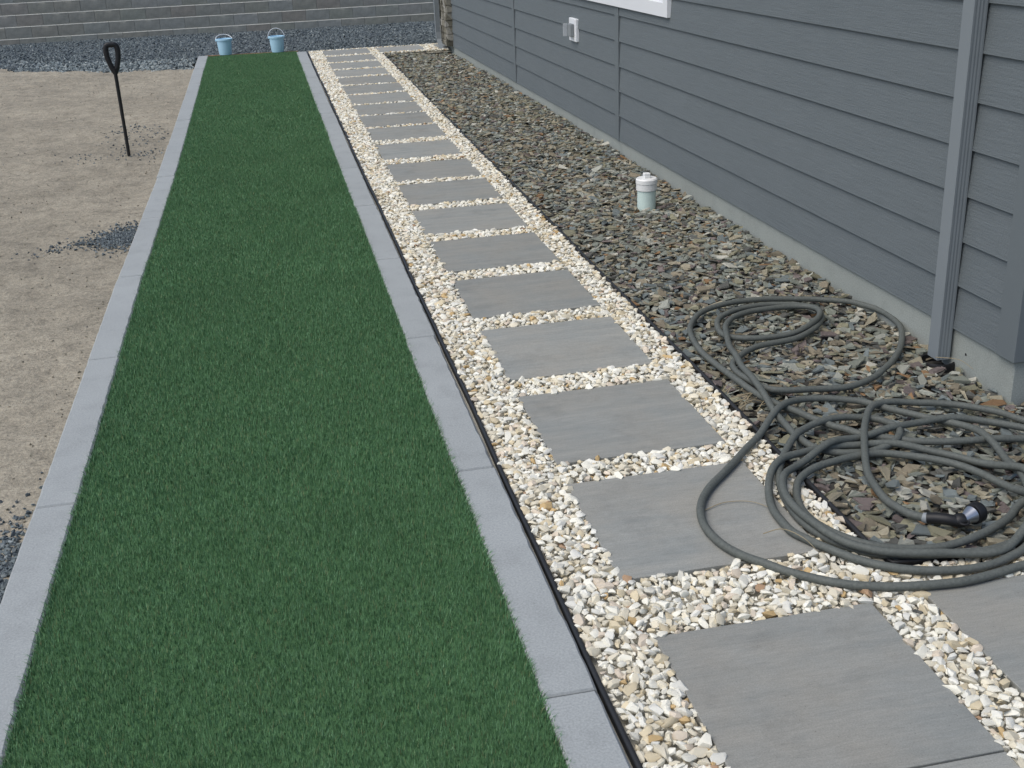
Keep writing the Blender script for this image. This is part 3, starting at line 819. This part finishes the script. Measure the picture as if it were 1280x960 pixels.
# --- board and buckets at the far end of the turf ---------------------------
eb = tag(link('board', bm_mesh('board', box_bm(-0.62, 0.62, -0.019, 0.019, -0.06, 0.010, 0.003), M['wood']), None, (-0.925, 16.63, -0.01), (0, 0, -0.10 / 1.15 * 0.9)),
         'weathered brown timber board across the far end of the turf', 'board')
def bucket(x, y, rz, lift, label):
    b = tag(empty('bucket', (x, y, 0.001), (0, 0, rz)), label, 'bucket', 'pale blue buckets at the far end of the turf')
    ro, ri, h = 0.101, 0.080, 0.205
    link('body', bm_mesh('body', lathe([(0.001, 0.004), (ri - .01, 0.004), (ri, 0.0), (ri + .003, 0.012), ((ro + ri) / 2, h / 2), (ro - .002, h - .004), (ro - .006, h - .004), (ri - .004, 0.012), (0.001, 0.011)], 32), M['bucket'], True, 35), b)
    link('rim', bm_mesh('rim', lathe([(ro - .005, h - .022), (ro + .005, h - .022), (ro + .006, h), (ro - .004, h + .002), (ro - .005, h - .022)], 32), M['bucket'], True, 35), b)
    for s in (-1, 1): box('ear', (s * (ro + .006) - .006, s * (ro + .006) + .006, -.012, .012, h - .03, h - .002), M['bucket'], b, .002)
    t = np.linspace(0, math.pi, 19); P = np.column_stack([np.cos(t) * (ro + .008), np.sin(t) * 0.115 * math.cos(lift), h - .012 + np.sin(t) * 0.115 * math.sin(lift)])
    V, F = tube(P, 0.0045, 8); link('handle', mesh('handle', V, F, M['wire'], True), b)
bucket(-1.265, 16.665, 0.12, 0.55, 'pale blue plastic bucket with lowered handle at turf end near left kerb')
bucket(-0.575, 16.60, 0.1, 1.35, 'pale blue plastic bucket with handle standing up at turf end near right kerb')

# --- black tool handle stuck in the dirt -----------------------------------
sp = tag(empty('spade', (-1.945, 9.878, -0.03), (0.0, -0.004, 0.12)), 'black spade standing upright in the dirt with its D-shaped grip up', 'spade')
V, F = tube([(0, 0, -0.15), (0, 0, 0.3), (0, 0, 0.66), (0, 0, 0.70)], [0.0135, 0.0135, 0.0145, 0.020], 12)
link('shaft', mesh('shaft', V, F, M['black'], True, 40), sp)
loop = catmull([(0, 0, 0.665), (-0.016, 0, 0.70), (-0.036, 0, 0.765), (-0.044, 0, 0.82), (-0.036, 0, 0.872), (0, 0, 0.878), (0.036, 0, 0.872), (0.044, 0, 0.82), (0.036, 0, 0.765), (0.016, 0, 0.70), (0, 0, 0.665)], 0.01)
V, F = tube(loop, 0.0205, 12, False); V[:, 1] *= 0.7
link('grip', mesh('grip', V, F, M['black'], True), sp)

# --- sewer cleanout ------------------------------------------------------------
co = tag(empty('cleanout_pipe', (1.405, 6.782, -0.02)), 'short white capped cleanout pipe standing in the slate chips', 'pipe')
link('pipe', bm_mesh('pipe', lathe([(0.057, -0.08), (0.057, 0.118), (0.050, 0.118)], 36), M['pvcgreen'], True, 35), co)
cap = link('cap', bm_mesh('cap', lathe([(0.052, 0.117), (0.058, 0.119), (0.0635, 0.122), (0.0635, 0.160), (0.0665, 0.163), (0.0665, 0.186), (0.060, 0.194), (0.001, 0.195)], 36), M['pvc'], True, 35), co)
box('nut', (-0.019, 0.019, -0.019, 0.019, 0.194, 0.224), M['pvc'], cap, 0.003)

# --- garden hose -----------------------------------------------------------------
HOSE = {
    'F': [(0.972,2.780), (0.943,2.809), (0.926,2.861), (0.918,2.923), (0.933,3.017), (0.958,3.113), (0.998,3.209), (1.060,3.334), (1.127,3.451), (1.193,3.544), (1.255,3.583), (1.331,3.594), (1.421,3.579), (1.510,3.548), (1.585,3.498), (1.653,3.439), (1.695,3.367)],
    'ED': [(1.089,2.467), (1.025,2.454), (0.956,2.443), (0.889,2.436), (0.810,2.441), (0.716,2.455), (0.644,2.475), (0.579,2.503), (0.529,2.536), (0.485,2.574), (0.443,2.616), (0.407,2.666), (0.369,2.713), (0.337,2.778), (0.321,2.859), (0.324,2.934), (0.345,3.012), (0.381,3.083), (0.434,3.153), (0.497,3.217), (0.569,3.291), (0.651,3.380), (0.728,3.458), (0.803,3.548), (0.872,3.616), (0.944,3.670), (1.019,3.702), (1.094,3.698), (1.164,3.670), (1.212,3.643), (1.244,3.602), (1.286,3.543), (1.327,3.493), (1.365,3.444), (1.420,3.384), (1.447,3.341), (1.459,3.284), (1.455,3.203), (1.443,3.119), (1.424,3.037), (1.401,2.959), (1.378,2.896)],
    'LM': [(1.137,2.539), (1.090,2.520), (1.032,2.497), (0.961,2.487), (0.883,2.494), (0.811,2.514), (0.745,2.545), (0.687,2.592), (0.648,2.639), (0.602,2.713), (0.578,2.760), (0.556,2.808), (0.553,2.879), (0.558,2.951), (0.582,3.036), (0.619,3.122), (0.663,3.189), (0.718,3.238), (0.774,3.266), (0.838,3.285), (0.924,3.299), (1.016,3.295), (1.112,3.270), (1.188,3.231), (1.253,3.175), (1.310,3.110), (1.351,3.046), (1.376,2.967), (1.388,2.911)],
    'MG': [(1.173,2.592), (1.129,2.565), (1.082,2.541), (1.034,2.534), (0.977,2.543), (0.920,2.556), (0.845,2.573), (0.771,2.594), (0.721,2.619), (0.664,2.672), (0.634,2.737), (0.621,2.799), (0.610,2.868), (0.608,2.943), (0.623,3.024), (0.656,3.100), (0.695,3.153), (0.755,3.202), (0.824,3.245), (0.909,3.287), (0.982,3.315), (1.086,3.342), (1.179,3.365), (1.279,3.391), (1.385,3.397), (1.482,3.387), (1.566,3.358), (1.651,3.300)],
    'IN': [(1.300,2.781), (1.218,2.726), (1.149,2.684), (1.076,2.648), (1.004,2.623), (0.931,2.611), (0.870,2.616), (0.794,2.635), (0.725,2.664), (0.683,2.704), (0.658,2.749), (0.644,2.809), (0.638,2.872), (0.644,2.942), (0.667,3.020), (0.707,3.097), (0.752,3.143), (0.809,3.181), (0.881,3.209), (0.938,3.224), (0.995,3.229), (1.058,3.230), (1.136,3.197), (1.205,3.148), (1.263,3.084), (1.301,3.006), (1.321,2.930), (1.324,2.861), (1.319,2.808)],
    'A': [(1.588,3.208), (1.484,3.225), (1.405,3.229), (1.310,3.246), (1.233,3.273), (1.188,3.300), (1.126,3.346), (1.071,3.390), (1.045,3.436), (1.010,3.472), (0.990,3.514), (0.967,3.546), (0.941,3.605), (0.909,3.654), (0.881,3.713), (0.855,3.800), (0.837,3.930), (0.822,4.084), (0.818,4.253), (0.843,4.434), (0.885,4.580), (0.971,4.709), (1.065,4.771), (1.199,4.811), (1.353,4.821), (1.484,4.802), (1.579,4.775), (1.696,4.706), (1.740,4.637), (1.772,4.549), (1.772,4.435), (1.747,4.322), (1.690,4.208), (1.611,4.083), (1.514,3.972), (1.446,3.916), (1.384,3.864), (1.232,3.791), (1.074,3.790), (0.987,3.792), (0.933,3.809), (0.900,3.852), (0.881,3.917), (0.867,3.990), (0.876,4.067), (0.902,4.123), (0.947,4.174), (1.015,4.239), (1.094,4.283), (1.191,4.302), (1.276,4.326), (1.387,4.406), (1.477,4.520), (1.513,4.629), (1.486,4.697), (1.411,4.729), (1.318,4.741), (1.219,4.726), (1.126,4.692), (1.044,4.634), (1.003,4.563), (0.981,4.463), (1.004,4.403), (1.093,4.364), (1.204,4.360), (1.301,4.381), (1.405,4.444), (1.471,4.528), (1.495,4.617), (1.464,4.675), (1.396,4.697), (1.293,4.684), (1.193,4.665), (1.094,4.612), (1.023,4.514), (0.974,4.372), (0.935,4.216), (0.903,4.050), (0.883,3.891), (0.868,3.756), (0.856,3.630), (0.854,3.533), (0.852,3.448), (0.860,3.374), (0.880,3.318), (0.928,3.278), (1.004,3.256), (1.080,3.259), (1.144,3.280), (1.194,3.333), (1.217,3.395), (1.212,3.440), (1.191,3.479), (1.141,3.508), (1.086,3.516), (1.008,3.501), (0.931,3.470), (0.856,3.420), (0.796,3.357), (0.739,3.282), (0.690,3.203), (0.657,3.129), (0.630,3.039), (0.616,2.966), (0.609,2.889), (0.617,2.810), (0.638,2.743), (0.672,2.686), (0.721,2.637), (0.781,2.611), (0.867,2.587), (0.957,2.571), (1.052,2.563), (1.180,2.602)],
}
LINKS = [('F', [(1.80, 3.24), (1.86, 3.0), (1.72, 2.74), (1.45, 2.55), (1.25, 2.485)]), ('ED', [(1.338, 2.80), (1.275, 2.68), (1.205, 2.585)]),
         ('LM', [(1.372, 2.82), (1.31, 2.70), (1.24, 2.635)]), ('MG', [(1.75, 3.20), (1.80, 3.03), (1.68, 2.88), (1.50, 2.83)]),
         ('IN', [(1.300, 2.735), (1.335, 2.665), (1.43, 2.655), (1.53, 2.76), (1.62, 2.95), (1.67, 3.10), (1.655, 3.19)]),
         ('A', [(1.30, 2.675), (1.50, 2.80), (1.80, 2.86), (2.15, 2.80)])]
RANK = {'A': 0, 'ED': 1, 'LM': 2, 'IN': 3, 'MG': 4, 'F': 5}
pts, own = [], []
for nm, ex in LINKS:
    for p in HOSE[nm]: pts.append(p); own.append(RANK[nm])
    for p in ex: pts.append(p); own.append(RANK[nm])
HS = 0.008; HR = 0.0128
cp = np.array([(x, y, 0.0) for x, y in pts]); cu = []
xy = catmull(cp, HS)[:, :2]
for _ in range(3):                                   # ease the traced line
    xy[1:-1] = 0.25 * xy[:-2] + 0.5 * xy[1:-1] + 0.25 * xy[2:]
ln_ = np.concatenate([[0], np.cumsum(np.linalg.norm(np.diff(xy, axis=0), axis=1))])
s_ = np.arange(0, ln_[-1], HS); xy = np.column_stack([np.interp(s_, ln_, xy[:, 0]), np.interp(s_, ln_, xy[:, 1])])
near_cp = np.argmin(((xy[:, None, :] - cp[None, :, :2]) ** 2).sum(-1) + 1e3 * (np.abs(s_[:, None] / s_[-1] - np.linspace(0, 1, len(cp))[None]) > 0.12), axis=1)
rank = np.array(own)[near_cp]
N = len(xy)
x_, y_ = xy[:, 0], xy[:, 1]
on_slate = (x_ > 0.757) & (y_ > 2.59)
surf = np.where(on_slate, slate_z(x_, y_) + 0.010 + 0.010 * np.sin(x_ * 7.0 + y_ * 1.3) * np.sin(y_ * 4.1 + 1), 0.001)
kern = np.exp(-0.5 * (np.arange(-14, 15) / 8.5) ** 2); kern /= kern.sum()
def smooth1(a): return np.convolve(np.pad(a, 14, mode='edge'), kern, 'valid')
zc = smooth1(surf) + HR
order = np.argsort(rank * 1e6 + np.arange(N), kind='stable')
zz = zc.copy(); placed = np.zeros(N, bool)
for rk in range(6):
    idx = np.where(rank == rk)[0]
    for i in idx:
        ok = placed.copy(); lo_i, hi_i = max(0, i - 14), min(N, i + 15); ok[lo_i:hi_i] = False
        if ok.any():
            j = np.where(ok)[0]; d = np.hypot(xy[j, 0] - xy[i, 0], xy[j, 1] - xy[i, 1]); nb = d < 2 * HR
            if nb.any(): zz[i] = max(zz[i], (zz[j][nb] + np.sqrt(np.maximum(0, (2 * HR) ** 2 - d[nb] ** 2)) * 0.95).max())
        placed[i] = True
mx = np.array([zz[max(0, i - 3):i + 4].max() for i in range(N)])
zf = np.maximum(smooth1(mx), zc)
hp = np.column_stack([xy, zf])
hose = tag(empty('garden_hose', (float(xy[0, 0]), float(xy[0, 1]), 0.0)), 'long grey rubber garden hose lying in loose coils with a spray nozzle', 'hose')
h0 = np.array([xy[0, 0], xy[0, 1], 0.0])
V, F = tube(hp - h0, HR, 12)
link('tube', mesh('tube', V, F, M['hose'], True), hose)
nz = link('nozzle', None, hose) if False else None
e0 = hp[0] - h0
def seg_tube(name, P, r, mt, parent, n=20):
    V, F = tube(np.array(P), np.array(r), n); return link(name, mesh(name, V, F, mt, True, 40), parent)
dN = np.array([0.062, -0.058, 0.002]); 
seg_tube('coupling', [e0 + (-.006, .006, 0), e0 + (.000, -.000, 0), e0 + (.004, -.004, .001)], [.0145, .0160, .0160], M['boxgrey'], hose)
g0 = e0 + np.array([.004, -.004, .001])
nz = seg_tube('nozzle', catmull([g0, g0 + (.020, -.018, .006), g0 + (.043, -.036, .008), g0 + (.068, -.048, .004)], 0.006), 0.0175, M['black'], hose)
g1 = g0 + np.array([.068, -.048, .004])
seg_tube('collar', [g1 + (-.004, .001, 0), g1 + (.0, .0, .001), g1 + (.018, .001, .002), g1 + (.022, .001, .002)], [.017, .0215, .0215, .018], M['black'], nz)
t = np.linspace(0, 2 * math.pi, 25); seg_tube('trigger_ring', np.column_stack([g1[0] + 0.010 + 0.014 * np.cos(t), g1[1] - 0.022 + 0.012 * np.sin(t), np.full(25, g1[2] + 0.006)]), np.full(25, .0035), M['black'], nz, 8)
seg_tube('neck', [g1 + (.020, .001, .002), g1 + (.034, .006, .004), g1 + (.056, .014, .007)], [.015, .019, .027], M['chrome'], nz, 28)
seg_tube('head', [g1 + (.056, .014, .007), g1 + (.057, .0145, .007), g1 + (.062, .016, .007), g1 + (.084, .024, .008), g1 + (.088, .0255, .008)], [.0265, .031, .0325, .0325, .029], M['black'], nz, 28)

# --- dry stems that have blown onto the path -------------------------------
def stem(pts_, label):
    P = catmull(pts_, 0.01); o = P[0].copy(); V, F = tube(P - o, np.linspace(.0016, .0008, len(P)), 5)
    tag(link('dry_stem', mesh('dry_stem', V, F, M['straw'], True), None, tuple(o)), label, 'stem')
stem([(0.46, 2.80, .028), (0.52, 2.80, .034), (0.56, 2.74, .030), (0.585, 2.68, .006)], 'thin dry straw stem bent over the hose at a paver corner')
stem([(0.36, 3.02, .004), (0.44, 3.05, .005), (0.52, 3.03, .006), (0.57, 2.96, .006)], 'thin dry stem lying inside the hose loop on the paver')
stem([(1.68, 3.93, .022), (1.74, 3.86, .030), (1.755, 3.78, .018)], 'pale dry stem below the near downspout')
tw = [np.array([[0.80 + random.uniform(-.05, .05), 3.78 + random.uniform(-.12, .12)]]) for _ in range(16)]
VV, FF = [], []
for c_ in tw:
    a = random.uniform(-.5, .9); l = random.uniform(.05, .12); x, y = c_[0]
    P = catmull([(x, y, .012), (x + l * .5 * math.cos(a), y + l * .5 * math.sin(a), .024), (x + l * math.cos(a), y + l * math.sin(a), .012)], 0.01)
    V, F = tube(P, 0.0016, 5); b = sum(len(v) for v in VV); VV.append(V); FF += [tuple(i + b for i in f) for f in F]
tag(link('twigs', mesh('twigs', np.concatenate(VV), FF, M['straw'], True)), 'little heap of dry twigs on the edging beside the hose', 'twigs', kind='stuff')
